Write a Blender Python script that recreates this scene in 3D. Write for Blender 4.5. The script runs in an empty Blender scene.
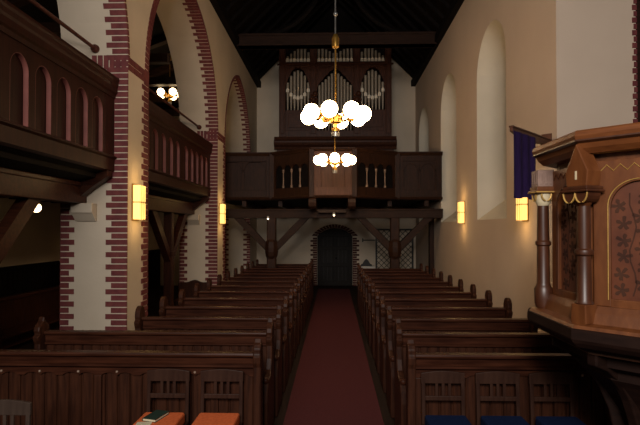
import bpy, bmesh, math, random
from mathutils import Vector, Matrix
random.seed(7)
S = bpy.context.scene
C = S.collection
PI = math.pi

# ------------------------------------------------------------------ materials
def new_mat(name):
    m = bpy.data.materials.new(name); m.use_nodes = True
    nt = m.node_tree; b = nt.nodes['Principled BSDF']
    return m, nt, b
def noise_mat(name, c1, c2, scale=6, rough=.6, stretch=(1,1,1), bump=0.0, detail=4, metallic=0, spec=.5, bscale=None, coat=0):
    m, nt, b = new_mat(name); N = nt.nodes; L = nt.links
    tc = N.new('ShaderNodeTexCoord'); mp = N.new('ShaderNodeMapping'); mp.inputs['Scale'].default_value = stretch
    ns = N.new('ShaderNodeTexNoise'); ns.inputs['Scale'].default_value = scale; ns.inputs['Detail'].default_value = detail
    cr = N.new('ShaderNodeValToRGB')
    cr.color_ramp.elements[0].color = (*c1, 1); cr.color_ramp.elements[1].color = (*c2, 1)
    cr.color_ramp.elements[0].position = .3; cr.color_ramp.elements[1].position = .7
    L.new(tc.outputs['Object'], mp.inputs['Vector']); L.new(mp.outputs['Vector'], ns.inputs['Vector'])
    L.new(ns.outputs['Fac'], cr.inputs['Fac']); L.new(cr.outputs['Color'], b.inputs['Base Color'])
    b.inputs['Roughness'].default_value = rough; b.inputs['Metallic'].default_value = metallic
    b.inputs['Specular IOR Level'].default_value = spec
    b.inputs['Coat Weight'].default_value = coat
    if bump:
        n2 = N.new('ShaderNodeTexNoise'); n2.inputs['Scale'].default_value = bscale or scale*4
        L.new(mp.outputs['Vector'], n2.inputs['Vector'])
        bp = N.new('ShaderNodeBump'); bp.inputs['Strength'].default_value = bump; bp.inputs['Distance'].default_value = .01
        L.new(n2.outputs['Fac'], bp.inputs['Height']); L.new(bp.outputs['Normal'], b.inputs['Normal'])
    return m
def emit_mat(name, col, strength, base=(.9,.9,.85)):
    m, nt, b = new_mat(name)
    b.inputs['Base Color'].default_value = (*base, 1)
    b.inputs['Emission Color'].default_value = (*col, 1); b.inputs['Emission Strength'].default_value = strength
    b.inputs['Roughness'].default_value = .3
    return m

M = {}
M['plaster'] = noise_mat('cream plaster', (0.5292,0.4371,0.3337), (0.6076,0.5076,0.3961), 1.3, .9, bump=.15, bscale=20, spec=.15)
M['plaster_r'] = noise_mat('warm plaster', (0.54,0.4158,0.321), (0.6156,0.4806,0.3745), .7, .9, bump=.15, bscale=20, spec=.15)
M['plaster_n'] = noise_mat('recess plaster', (.60,.53,.42), (.68,.60,.48), 1.3, .9, bump=.1, bscale=20, spec=.15)
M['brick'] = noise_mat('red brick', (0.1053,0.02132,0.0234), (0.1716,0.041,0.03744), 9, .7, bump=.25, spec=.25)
M['brick_shaded'] = noise_mat('gallery shaded brick', (.05,.014,.012), (.085,.025,.02), 9, .8, spec=.2)  # doorway brick with the shade under the gallery put into its colour
M['mortar'] = noise_mat('pale mortar', (.6,.54,.48), (.68,.62,.55), 20, .9)
M['wood'] = noise_mat('dark stained oak', (0.0233,0.0068,0.00374), (0.06093,0.0192,0.00952), 5, .38, (.6,6,6), bump=.05, spec=.12)
M['wood_v'] = noise_mat('dark stained oak upright', (0.02097,0.00702,0.003978), (0.05416,0.01794,0.008619), 5, .45, (7,7,.6), bump=.05, spec=.12)
M['wood_red'] = noise_mat('reddish stained pine', (.055,.016,.011), (.105,.032,.021), 4, .42, (6,6,.6), bump=.05, spec=.12)
M['wood_side'] = noise_mat('side gallery oak', (0.02087,0.004781,0.002629), (0.03985,0.009562,0.004781), 4, .5, (6,6,.6), bump=.05, spec=.12)
M['red_paint'] = noise_mat('dull red paint', (.17,.05,.04), (.23,.07,.055), 6, .6)
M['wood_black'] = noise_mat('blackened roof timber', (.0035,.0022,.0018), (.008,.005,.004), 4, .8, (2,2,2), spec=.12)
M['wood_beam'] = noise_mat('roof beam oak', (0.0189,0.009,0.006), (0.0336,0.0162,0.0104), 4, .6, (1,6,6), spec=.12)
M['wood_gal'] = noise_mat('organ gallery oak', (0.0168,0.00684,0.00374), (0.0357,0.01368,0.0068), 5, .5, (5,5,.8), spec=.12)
M['wood_brown'] = noise_mat('brown oak panel', (0.075,0.03,0.0165), (0.1125,0.0465,0.027), 5, .45, (6,6,.7), spec=.12)  # lighter brown wood of the gallery centre and the banner bracket
M['wood_case'] = noise_mat('organ case oak', (0.033,0.01173,0.0063), (0.0715,0.0255,0.0135), 5, .4, (5,5,.8), spec=.12)
M['pulpit'] = noise_mat('polished brown oak', (0.0884,0.02576,0.0076), (0.1508,0.04784,0.01368), 5, .42, (4,4,1), bump=.04, spec=.35)
M['pulpit_rail'] = noise_mat('polished brown oak rail', (0.105,0.0303,0.008075), (0.1713,0.05376,0.01453), 5, .5, (1.5,1.5,6), spec=.25)
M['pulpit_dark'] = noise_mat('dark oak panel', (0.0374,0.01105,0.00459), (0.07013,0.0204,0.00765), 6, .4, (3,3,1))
M['panel_field'] = noise_mat('red brown inlaid field', (0.07969,0.02057,0.00935), (0.1275,0.03553,0.0136), 8, .4)
M['inlay'] = noise_mat('dark leaf inlay', (0.0405,0.0169,0.012), (0.0675,0.0286,0.0168), 8, .75, spec=.1)
M['shaded_oak'] = noise_mat('oak darkened for shade', (.010,.0042,.003), (.018,.0075,.005), 5, .6, (1.5,1.5,6), spec=.12)  # pulpit base and underside: shade darkened into the oak colour
M['pale_turned'] = noise_mat('pale turned wood', (.17,.105,.07), (.24,.15,.10), 6, .5)
M['gold'] = noise_mat('old gilding', (.42,.24,.055), (.6,.36,.1), 20, .4, metallic=.35)
M['gold_pale'] = noise_mat('pale gilding', (.52,.42,.26), (.66,.55,.36), 20, .5)
M['brass'] = noise_mat('brass', (0.341,0.176,0.0315), (0.4464,0.2475,0.054), 12, .3, metallic=.8)
M['steel'] = noise_mat('grey steel', (.22,.22,.22), (.32,.31,.3), 12, .35, metallic=.8)
M['pipe'] = noise_mat('dull pipe metal', (.26,.215,.165), (.34,.285,.22), 9, .5, (3,3,.4), metallic=.15)
M['pipe_lip'] = noise_mat('pale pipe mouth', (.62,.54,.43), (.7,.62,.5), 9, .6)
M['carpet'] = noise_mat('dark red carpet', (0.0621,0.0156,0.01755), (0.0864,0.0221,0.0234), 60, .95, bump=.5, bscale=300, spec=.1)
M['floorwood'] = noise_mat('dark floorboards', (.010,.0055,.004), (.02,.010,.007), 3, .8, (8,.6,1), spec=.1)
M['orange'] = noise_mat('orange cushion cloth', (0.572,0.11,0.033), (0.726,0.1595,0.0495), 40, .9, bump=.2, spec=.1)
M['blue'] = noise_mat('navy cushion cloth', (0.0048,0.0104,0.036), (0.0072,0.0152,0.052), 40, .9, bump=.2, spec=.1)
M['green'] = noise_mat('dark green cloth', (.012,.028,.018), (.02,.042,.026), 20, .6)
M['paper'] = noise_mat('cream paper', (.6,.5,.32), (.7,.6,.42), 10, .8)
M['chairwood'] = noise_mat('worn chair oak', (0.0255,0.00975,0.006), (0.045,0.0195,0.012), 5, .5, (6,6,.7), spec=.12)
M['chairpale'] = noise_mat('grey worn chair wood', (0.036,0.0216,0.016), (0.056,0.036,0.0264), 5, .6, (6,6,.7), spec=.12)
M['purple'] = noise_mat('purple velvet', (.022,.010,.05), (.036,.017,.075), 14, .9, (3,3,.6), bump=.2, spec=.1)
M['iron'] = noise_mat('black iron', (.012,.011,.010), (.025,.022,.02), 12, .5, metallic=.4)
M['glass_dark'] = noise_mat('night window glass', (.01,.012,.016), (.03,.032,.036), 5, .15)
M['door'] = noise_mat('black brown door boards', (.006,.004,.003), (.012,.008,.006), 5, .5, (7,7,.6), spec=.12)
M['whitecloth'] = noise_mat('white cloth', (.6,.55,.48), (.7,.65,.57), 9, .9)
M['stone'] = noise_mat('pinkish carved block', (.17,.10,.075), (.25,.155,.12), 14, .7, bump=.3)
M['globe'] = emit_mat('lit opal globe', (1,.68,.37), 27)
M['globe_small'] = emit_mat('lit opal globe aisle', (1,.70,.36), 10)
M['lamp'] = emit_mat('lit amber glass', (1,.60,.15), 1.35, (.9,.7,.35))
M['spot'] = emit_mat('lit spot lens', (1,.78,.5), 5)

# ------------------------------------------------------------------ mesh helper
class MB:
    def __init__(s, T=None): s.bm = bmesh.new(); s.T = T or Matrix.Identity(4)
    def v(s, p): return s.bm.verts.new(s.T @ Vector(p))
    def f(s, vs, mi=0):
        try:
            fc = s.bm.faces.new(vs); fc.material_index = mi; return fc
        except ValueError: return None
    def hexa(s, c, mi=0):     # 8 corners: bottom 4 ccw, top 4 ccw
        V = [s.v(p) for p in c]
        for q in ((3,2,1,0),(4,5,6,7),(0,1,5,4),(1,2,6,5),(2,3,7,6),(3,0,4,7)): s.f([V[i] for i in q], mi)
    def box(s, x0,x1,y0,y1,z0,z1, mi=0):
        s.hexa([(x0,y0,z0),(x1,y0,z0),(x1,y1,z0),(x0,y1,z0),(x0,y0,z1),(x1,y0,z1),(x1,y1,z1),(x0,y1,z1)], mi)
    def obox(s, o, a, b, c, mi=0):   # origin corner and three edge vectors
        o,a,b,c = Vector(o),Vector(a),Vector(b),Vector(c)
        s.hexa([o,o+a,o+a+b,o+b,o+c,o+a+c,o+a+b+c,o+b+c], mi)
    def prism(s, poly, axis, a0, a1, mi=0):
        def P(u,w,a): return {'x':(a,u,w),'y':(u,a,w),'z':(u,w,a)}[axis]
        A = [s.v(P(u,w,a0)) for u,w in poly]; B = [s.v(P(u,w,a1)) for u,w in poly]
        n = len(poly); s.f(A[::-1], mi); s.f(B, mi)
        for i in range(n): s.f([A[i],A[(i+1)%n],B[(i+1)%n],B[i]], mi)
    def tube(s, pts, r, n=8, cap=True, mi=0):
        pts = [Vector(p) for p in pts]; rs = r if isinstance(r,(list,tuple)) else [r]*len(pts)
        rings = []; ref = None
        for i,p in enumerate(pts):
            d = (pts[min(i+1,len(pts)-1)]-pts[max(i-1,0)]).normalized()
            if ref is None: ref = Vector((0,0,1)) if abs(d.z)<.9 else Vector((1,0,0))
            a = d.cross(ref).normalized(); b = a.cross(d)
            rings.append([s.v(p+(a*math.cos(2*PI*k/n)+b*math.sin(2*PI*k/n))*rs[i]) for k in range(n)])
        for i in range(len(rings)-1):
            for k in range(n): s.f([rings[i][k],rings[i][(k+1)%n],rings[i+1][(k+1)%n],rings[i+1][k]], mi)
        if cap: s.f(rings[0][::-1], mi); s.f(rings[-1], mi)
    def lathe(s, prof, c=(0,0,0), n=16, mi=0, rot=0):    # prof: (r,z) list, bottom to top
        rings=[]
        for r,z in prof:
            if r<1e-5: rings.append([s.v((c[0],c[1],c[2]+z))])
            else: rings.append([s.v((c[0]+r*math.cos(rot+2*PI*k/n),c[1]+r*math.sin(rot+2*PI*k/n),c[2]+z)) for k in range(n)])
        for i in range(len(rings)-1):
            a,b = rings[i],rings[i+1]
            for k in range(n):
                k2=(k+1)%n
                if len(a)==1 and len(b)==1: continue
                if len(a)==1: s.f([a[0],b[k2],b[k]],mi)
                elif len(b)==1: s.f([a[k],a[k2],b[0]],mi)
                else: s.f([a[k],a[k2],b[k2],b[k]],mi)
        if len(rings[0])>1: s.f(rings[0][::-1],mi)
        if len(rings[-1])>1: s.f(rings[-1],mi)
    def ball(s, c, r, n=16, sq=(1,1,1)):
        prof=[(r*math.sin(PI*i/(n//2)), -r*math.cos(PI*i/(n//2))) for i in range(n//2+1)]
        s.lathe([(max(0,a) if 0<i<n//2 else 0,b) for i,(a,b) in enumerate(prof)], c, n)
    def build(s, name, mat, parent=None, bevel=0, smooth=False, fix=True):
        if fix: bmesh.ops.recalc_face_normals(s.bm, faces=s.bm.faces)
        me = bpy.data.meshes.new(name); s.bm.to_mesh(me); s.bm.free()
        for m in (mat if isinstance(mat,(list,tuple)) else [mat]): me.materials.append(m)
        if smooth:
            for p in me.polygons: p.use_smooth = True
        o = bpy.data.objects.new(name, me); C.objects.link(o)
        if parent is not None:
            o.parent = parent; o.location = -parent.location if not parent.get('_local') else (0,0,0)
            if parent.type=='MESH': o.location = (0,0,0)
        if bevel:
            b = o.modifiers.new('bevel','BEVEL'); b.width = bevel; b.segments = 2; b.limit_method='ANGLE'; b.angle_limit = .7
        if smooth:
            w = o.modifiers.new('split','EDGE_SPLIT'); w.split_angle = .7
        return o
def thing(name, label, cat, loc=(0,0,0), group=None, local=False):
    o = bpy.data.objects.new(name, None); C.objects.link(o); o.location = loc; o.empty_display_size=.1
    o['label']=label; o['category']=cat
    if group: o['group']=group
    if local: o['_local']=1
    return o
def tag(o, label, cat, group=None):
    o['label']=label; o['category']=cat
    if group: o['group']=group
    return o
def struct(o): o['kind']='structure'; return o
def dup(root, loc, rz=0, label=None, sx=None):
    r = root.copy(); C.objects.link(r); r.location = loc; r.rotation_euler=(0,0,rz)
    if label: r['label']=label
    for ch in list(root.children):
        c = ch.copy(); C.objects.link(c); c.parent = r
        for g in ch.children:
            d = g.copy(); C.objects.link(d); d.parent = c
    return r
def arch_pts(w, zs, rise, n=12):
    """pointed arch from (-w,zs) over (0,zs+rise) to (w,zs); round when rise == w"""
    R = (w*w+rise*rise)/(2*w); L=[]
    a_end = math.atan2(rise, R-w)      # centre of left arc at (R-w, 0)
    for i in range(n+1):
        a = PI - (a_end if R>=w else a_end)*i/n
        L.append((R-w+R*math.cos(PI-(PI-a)) if False else (R-w)+R*math.cos(a), zs+R*math.sin(a)))
    # a runs from PI to PI-a_end' where apex angle satisfies cos=-(R-w)/R
    ap = math.acos(-(R-w)/R); L=[]
    for i in range(n+1):
        a = PI-(PI-ap)*i/n; L.append(((R-w)+R*math.cos(a), zs+R*math.sin(a)))
    return L+[(-x,z) for x,z in L[-2::-1]]
def cut(o, cutters):
    for c in cutters:
        m = o.modifiers.new('b','BOOLEAN'); m.operation='DIFFERENCE'; m.solver='EXACT'; m.material_mode='TRANSFER'; m.object=c
    dg = bpy.context.evaluated_depsgraph_get()
    me = bpy.data.meshes.new_from_object(o.evaluated_get(dg)); o.modifiers.clear()
    old=o.data; o.data=me; me.name=o.name
    for c in cutters: bpy.data.objects.remove(c)

# ------------------------------------------------------------------ measures of the place
XL, XA = -2.93, -3.88           # nave face and aisle face of the left arcade
XR = 3.07                       # right nave wall
YB = 18.9                       # back wall
EAVE = 7.73
SPR = 4.52
ARCHES = [(2.1,7.0,2.5),(7.78,12.48,2.5),(13.35,17.4,2.3)]
EYE = 2.15

# ------------------------------------------------------------------ room shell
mb=MB(); mb.box(-7.0,8,-4,YB+.5,-.2,0); struct(mb.build('floor', M['floorwood']))

mb=MB(); mb.box(XA,XL,-1,YB,0,EAVE+.05); wl=struct(mb.build('wall_left', M['plaster']))
cs=[]
for (a,b,rise) in ARCHES:
    c=(a+b)/2; w=(b-a)/2
    poly=[(c-w,-.5)]+[(c+x,z) for x,z in arch_pts(w,SPR,rise,14)]+[(c+w,-.5)]
    q=MB(); q.prism(poly,'x',XA-.3,XL+.3); cs.append(q.build('cutter',M['plaster']))
cut(wl,cs)

# brick dressings of the arcade
bk=MB()
PIT=.0875; BT=.0715
for ai,(a,b,rise) in enumerate(ARCHES):
    c=(a+b)/2; w=(b-a)/2
    line=[(c-w,0.0)]+[(c+x,z) for x,z in arch_pts(w,SPR,rise,40)]+[(c+w,0.0)]
    seg=[]; tot=0
    for p,q in zip(line,line[1:]):
        l=math.hypot(q[0]-p[0],q[1]-p[1]); seg.append((tot,l,p,q)); tot+=l
    n=int(tot/PIT)
    for i in range(n):
        s=(i+.5)*PIT; sg=[g for g in seg if g[0]<=s<g[0]+g[1]]
        if not sg: continue
        t0,l,p,q=sg[0]; u=(s-t0)/l
        py=p[0]+(q[0]-p[0])*u; pz=p[1]+(q[1]-p[1])*u
        ty,tz=(q[0]-p[0])/l,(q[1]-p[1])/l; ny,nz=tz,-ty        # into the opening
        T=Vector((0,ty,tz))*BT; Nn=Vector((0,ny,nz)); o=Vector((0,py,pz))-T/2
        long = (.30 if i%2 else .22) if ai<2 else (.24 if i%2 else .12)
        bk.obox(Vector((XL-long,0,0))+o-Nn*.01, (long+.006,0,0), T, Nn*.02)
        l2 = .20 if i%2 else .125
        if pz<2.5: bk.obox(Vector((XA-.004,0,0))+o-Nn*.01, (l2,0,0), T, Nn*.02)
        if s<tot*.5:
            ln = (.27 if i%2 else .19) if pz<SPR else (.16 if ai<2 else .08)
            bk.obox(Vector((XL-.01,0,0))+o+Nn*.009, (.02,0,0), T, -Nn*ln)
        elif pz>SPR:
            bk.obox(Vector((XL-.01,0,0))+o+Nn*.009, (.02,0,0), T, -Nn*.06)
# impost courses of standing bricks
for (y0,y1) in ((7.0,7.78),(12.48,13.35)):
    z0=SPR-.10
    k=0
    x=XL-.02
    while x>XL-.5:
        bk.box(x-.068,x,y0-.014,y0+.01,z0,z0+.2); x-=.085
    y=y0
    while y+.2<=y1+.12:
        for r in range(2): bk.box(XL-.01,XL+.014,y+.01,min(y+.19,y1),z0+.1*r,z0+.1*r+.082)
        y+=.2
# thin courses around the right transept corner
for i in range(90):
    z=.0875*i
    l=.26 if i%2 else .18
    bk.box(4.15-.03-(.02 if i%2 else 0),4.162,6.95,6.95+l,z,z+.0715)
struct(bk.build('brick_dressing', M['brick'], wl))
# pale corbel stones
cb=MB()
for y in (7.0,12.48):
    cb.prism([(y-.16,2.51),(y+.02,2.51),(y+.02,2.26),(y-.03,2.26),(y-.13,2.36),(y-.16,2.38)],'x',-3.66,-3.36)
struct(cb.build('corbel', M['plaster'], wl, bevel=.008))

# right nave wall with splayed window recesses
mb=MB(); mb.box(XR,4.15,6.96,YB,0,EAVE+.05); wr=struct(mb.build('wall_right', M['plaster_r']))
NICHE=[(8.98,10.8),(12.62,14.4),(16.3,18.1)]
cs=[]
for ni,(a,b) in enumerate(NICHE):
    c=(a+b)/2; q=MB(); SPN=(5.29,5.40,5.40)[ni]
    def outl(w,sill,spr,x): return [(x,c-w,sill)]+[(x,c+u,z) for u,z in arch_pts(w,spr,w,10)]+[(x,c+w,sill)]
    A=outl(.91,2.34,SPN,XR); B=outl(.58,2.98,SPN,XR+.78)
    A0=[(XR-(B[i][0]-A[i][0])*.2, A[i][1]-(B[i][1]-A[i][1])*.2, A[i][2]-(B[i][2]-A[i][2])*.2) for i in range(len(A))]
    VA=[q.v(p) for p in A0]; VB=[q.v(p) for p in B]; n=len(A)
    q.f(VA[::-1]); q.f(VB)
    for i in range(n): q.f([VA[i],VA[(i+1)%n],VB[(i+1)%n],VB[i]])
    cs.append(q.build('cutter',M['plaster_n']))
cut(wr,cs)
for i,(a,b) in enumerate(NICHE):
    c=(a+b)/2
    poly=[(c-.56,3.0)]+[(c+u,z) for u,z in arch_pts(.56,5.30,.56,10)]+[(c+.56,3.0)]
    g=MB(); g.prism(poly,'x',XR+.76,XR+.775); w=struct(g.build('window_%d'%(i+1), M['glass_dark']))
    g=MB()
    for k in range(-2,3): g.box(XR+.752,XR+.762,c+k*.2-.008,c+k*.2+.008,3.0,5.8 if abs(k)<2 else 5.6)
    for k in range(12): g.box(XR+.752,XR+.762,c-.55,c+.55,3.1+k*.22,3.112+k*.22)
    struct(g.build('window_frame', M['iron'], w))

# back wall with gable and arched doorway
mb=MB(); mb.prism([(-7,0),(4.2,0),(4.2,EAVE),(XR,EAVE),(.07,10.77),(XL,EAVE),(-7,EAVE)],'y',YB,YB+.5)
wb=struct(mb.build('wall_back', M['plaster']))
DC=.03
def seg_arch(w,zs,rise,n=10):
    R=(w*w+rise*rise)/(2*rise); a=math.asin(w/R)
    return [(R*math.sin(-a+2*a*i/n), zs+rise-R+R*math.cos(-a+2*a*i/n)) for i in range(n+1)]
q=MB(); q.prism([(DC-.68,-.3)]+[(DC+x,z) for x,z in seg_arch(.68,1.88,.32)]+[(DC+.68,-.3)],'y',YB-.2,YB+.3)
cut(wb,[q.build('cutter',M['plaster'])])
bk=MB()
for i in range(21):
    l=.24 if i%2 else .15; z=i*PIT
    bk.box(DC-.68-l,DC-.675,YB-.012,YB+.2,z,z+BT); bk.box(DC+.675,DC+.68+l,YB-.012,YB+.2,z,z+BT)
sa=seg_arch(.68,1.88,.32,16); so=seg_arch(.88,1.88,.45,16)
for (p,q_),(r,s_) in zip(zip(sa,sa[1:]),zip(so,so[1:])):
    def lerp(u,v,t): return (u[0]+(v[0]-u[0])*t, u[1]+(v[1]-u[1])*t)
    a1,a2=lerp(p,q_,.08),lerp(p,q_,.92); b1,b2=lerp(r,s_,.08),lerp(r,s_,.92)
    bk.prism([(DC+a1[0],a1[1]),(DC+a2[0],a2[1]),(DC+b2[0],b2[1]),(DC+b1[0],b1[1])],'y',YB-.012,YB+.1)
struct(bk.build('brick_dressing', M['brick_shaded'], wb))
# door
d=MB(); poly=[(DC-.66,0.0)]+[(DC+x,z) for x,z in seg_arch(.66,1.87,.31)]+[(DC+.66,0.0)]
d.prism(poly,'y',YB+.12,YB+.17); dr=struct(d.build('door_1', M['door']))
d=MB()
for z,h in ((.0,.18),(.72,.14),(1.36,.14),(1.86,.07)): d.box(DC-.64,DC+.64,YB+.085,YB+.12,z,z+h)
for x in (-.64,-.055,.52): d.box(DC+x,DC+x+.11,YB+.09,YB+.12,0,2.0)
struct(d.build('door_rail', M['door'], dr, bevel=.006))
d=MB()
for k in range(9):
    x=DC-.56+k*.14; d.box(x-.004,x+.004,YB+.108,YB+.122,0,2.05)
struct(d.build('door_groove', M['iron'], dr))
d=MB(); d.ball((DC+.05,YB+.07,1.05),.035,12); d.tube([(DC+.05,YB+.07,1.05),(DC+.05,YB+.1,1.05)],.012); struct(d.build('door_handle', M['iron'], dr, smooth=True))

mb=MB(); mb.prism([(-1.95,8.75),(2.09,8.75),(.07,10.78)],'y',YB-.06,YB+.0)
for k in range(20): mb.box(-1.7+k*.18,-1.69+k*.18,YB-.07,YB-.06,8.75,8.75+max(.05,1.8-abs(-1.76+k*.18)))
struct(mb.build('gable_boarding', M['wood_black'], wb))
# roof of the nave
SL=(10.77-EAVE)/(.07-XL)
mb=MB(); t=.14
mb.prism([(XL-.25,EAVE-.25*SL),(.07,10.77),(XR+.25,EAVE-.25*SL),(XR+.25,EAVE-.25*SL+t),(.07,10.77+t),(XL-.25,EAVE-.25*SL+t)],'y',1.5,YB)
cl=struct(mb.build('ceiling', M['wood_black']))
mb=MB()
y=2.2
while y<YB:
    for sgn in (-1,1):
        xe = XL if sgn<0 else XR
        mb.hexa([(xe,y,EAVE-.13),(xe,y+.1,EAVE-.13),(xe,y+.1,EAVE+.02),(xe,y,EAVE+.02),(.07,y,10.62),(.07,y+.1,10.62),(.07,y+.1,10.78),(.07,y,10.78)])
    y+=.62
struct(mb.build('trim_1', M['wood_black'], cl))       # rafters
mb=MB()
mb.box(XL-.02,XL+.16,1.6,YB,EAVE-.2,EAVE+.02); mb.box(XR-.16,XR+.02,1.6,YB,EAVE-.2,EAVE+.02)
mb.box(-.02,.16,1.6,YB,10.54,10.72)
struct(mb.build('trim_2', M['wood_black'], cl))       # wall plates and ridge
k=3
for y in (6.6,14.6):
    mb=MB(); mb.box(XL+.1,XR-.1,y-.14,y+.14,7.50,7.84); mb.box(XL+.12,XR-.12,y-.17,y+.17,7.50,7.56); mb.box(XL+.12,XR-.12,y-.17,y+.17,7.79,7.85)
    struct(mb.build('trim_%d'%k, M['wood_beam'], cl)); k+=1
    mb=MB()                                            # curved braces above the tie beam
    for sgn in (-1,1):
        P=[]
        for i in range(9):
            a=PI/2*i/8; P.append((.07+sgn*(2.35-2.2*math.sin(a)*.9),y,7.84+2.05*(1-math.cos(a))*.95+.0))
        mb.tube(P,.085,6)
    struct(mb.build('trim_%d'%k, M['wood_black'], cl)); k+=1

# left aisle
mb=MB(); mb.box(-7.0,-6.7,-1,YB,0,6.6); struct(mb.build('wall_aisle', M['plaster']))
mb=MB(); mb.box(-6.7,-6.62,-1,YB,0,1.34); mb.box(-6.7,-6.58,-1,YB,1.30,1.38)
for i in range(120): mb.box(-6.63,-6.61,i*.16-.9,i*.16-.76,.1,1.28)
struct(mb.build('trim_7', M['wood_black']))
mb=MB(); mb.hexa([(-7,-1,6.45),(XA+.1,-1,7.5),(XA+.1,YB,7.5),(-7,YB,6.45),(-7,-1,6.6),(XA+.1,-1,7.65),(XA+.1,YB,7.65),(-7,YB,6.6)])
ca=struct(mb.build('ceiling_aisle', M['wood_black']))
mb=MB()
for y in (6.5,9.4,11.2,13.0,14.8,16.6):
    mb.hexa([(-6.9,y,6.25),(XA,y,7.32),(XA,y+.2,7.32),(-6.9,y+.2,6.25),(-6.9,y,6.49),(XA,y,7.54),(XA,y+.2,7.54),(-6.9,y+.2,6.49)])
    mb.box(-6.7,XA,y+.3,y+.5,6.05,6.25)
struct(mb.build('trim_8', M['wood_beam'], ca))
# right transept beyond the opening
mb=MB(); mb.box(4.17,8,8.2,8.5,0,8); struct(mb.build('wall_transept', M['wood_beam']))

# aisle runner carpet
mb=MB(); mb.box(-.56,.548,-1.5,17.9,0,.012)
tag(mb.build('carpet_runner', M['carpet'], bevel=.004),'long dark red carpet runner down the central aisle between the pews','carpet')
# ------------------------------------------------------------------ pews
ORD=['front','second','third','fourth','fifth','sixth','seventh','eighth','ninth','tenth','eleventh','twelfth','thirteenth','rearmost']
D0, SP = 4.47, .8635
def end_profile(pointed):
    P=[(-.47,0),(-.47,.46),(-.455,.56),(-.40,.635),(-.33,.65),(-.26,.655),(-.17,.70),(-.125,.80),(-.115,.93),(-.14,.975),(-.15,1.01),(-.115,1.035)]
    if pointed: P+=[(-.13,1.07),(-.12,1.11),(-.085,1.14),(-.05,1.165),(-.03,1.215),(-.01,1.165),(.025,1.14),(.06,1.11),(.07,1.07),(.055,1.035)]
    else: P+=[(-.125,1.07),(-.12,1.12),(-.095,1.165),(-.06,1.19),(-.03,1.197),(0,1.19),(.035,1.165),(.06,1.12),(.065,1.07),(.055,1.035)]
    P+=[(.085,1.01),(.075,.975),(.05,.95),(.05,0)]
    return P
def rail_profile(z):   # (y,z): moulded cap over a plain fascia
    return [(-.045,z),(-.05,z-.012),(-.045,z-.028),(-.03,z-.034),(-.014,z-.045),(-.010,z-.115),(-.026,z-.122),(-.026,z-.136),(-.006,z-.15),(.034,z-.15),(.034,z-.045),(.05,z-.03),(.05,z)]
def boards(mb, x0,x1,y0,y1,z0,z1,step=.098,gap=.014):
    mb.box(x0,x1,(y0+y1)/2,y1,z0,z1)
    n=max(1,round((x1-x0)/step)); s=(x1-x0)/n
    for i in range(n):
        a,b=x0+i*s+gap/2,x0+(i+1)*s-gap/2; c=.008
        mb.prism([(a,(y0+y1)/2+.001),(a,y0+c),(a+c,y0),(b-c,y0),(b,y0+c),(b,(y0+y1)/2+.001)],'z',z0,z1)
def make_pew(width, aisle_right, label, group, both=False):
    t=thing('pew',label,'pew',(0,0,0),group,local=True)
    ew=.065
    m=MB(); boards(m,ew,width-ew,0,.03,.12,.91); m.build('backrest',M['wood_v'],t)
    m=MB(); m.prism(rail_profile(1.05),'x',ew,width-ew); m.build('top_rail',M['wood'],t)
    m=MB(); m.box(ew,width-ew,-.43,-.002,.42,.455); m.box(ew,width-ew,-.40,-.38,.30,.42); m.build('seat',M['wood'],t,bevel=.008)
    m=MB(); m.box(ew,width-ew,.034,.15,.78,.80); m.box(ew,width-ew,.14,.155,.78,.825); m.build('book_ledge',M['wood'],t)
    for side in (0,1):
        pt = both or (side==1)==aisle_right
        x0 = 0 if side==0 else width-ew
        m=MB(); m.prism(end_profile(pt),'x',x0,x0+ew); e=m.build('bench_end',M['wood_v'],t,bevel=.012)
        # carved boss on the arm
        m=MB(); m.ball((x0+ew/2,-.40,.655),.036,10); m.build('arm_knob',M['wood'],e,smooth=True)
    return t
groupL,groupR='pews of the left block','pews of the right block'
pl=make_pew(1.80,True,'dark wooden pew with carved ends','x'); pl['group']=groupL
pr=make_pew(1.80,False,'dark wooden pew with carved ends','x'); pr['group']=groupR
first=True
for n in range(2,14):
    y=D0+SP*n
    tail={5:' and its end just ahead of the second brick pillar'}.get(n,'')
    lL='dark wooden pew, %s row from the front of the left block'%ORD[n]
    lR='dark wooden pew, %s row from the front of the right block'%ORD[n]
    if n==13: lL='dark wooden pew, rearmost of the left block near the back wall'
    if n==11: lR='dark wooden pew, rearmost of the right block before the timber post'
    if first:
        pl.location=(-2.444,y,0); pl['label']=lL; pr.location=(.644,y,0); pr['label']=lR; first=False
    else:
        dup(pl,(-2.444,y,0),0,lL)
        if n<12: dup(pr,(.644,y,0),0,lR)
p=make_pew(2.53,True,'long dark wooden pew, second row of left block, its end before the brick pillar',groupL,True); p.location=(-3.174,D0+SP,0)
p=make_pew(1.80,False,'dark wooden pew, second row of the right block behind the panelled front',groupR); p.location=(.644,D0+SP,0)

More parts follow.
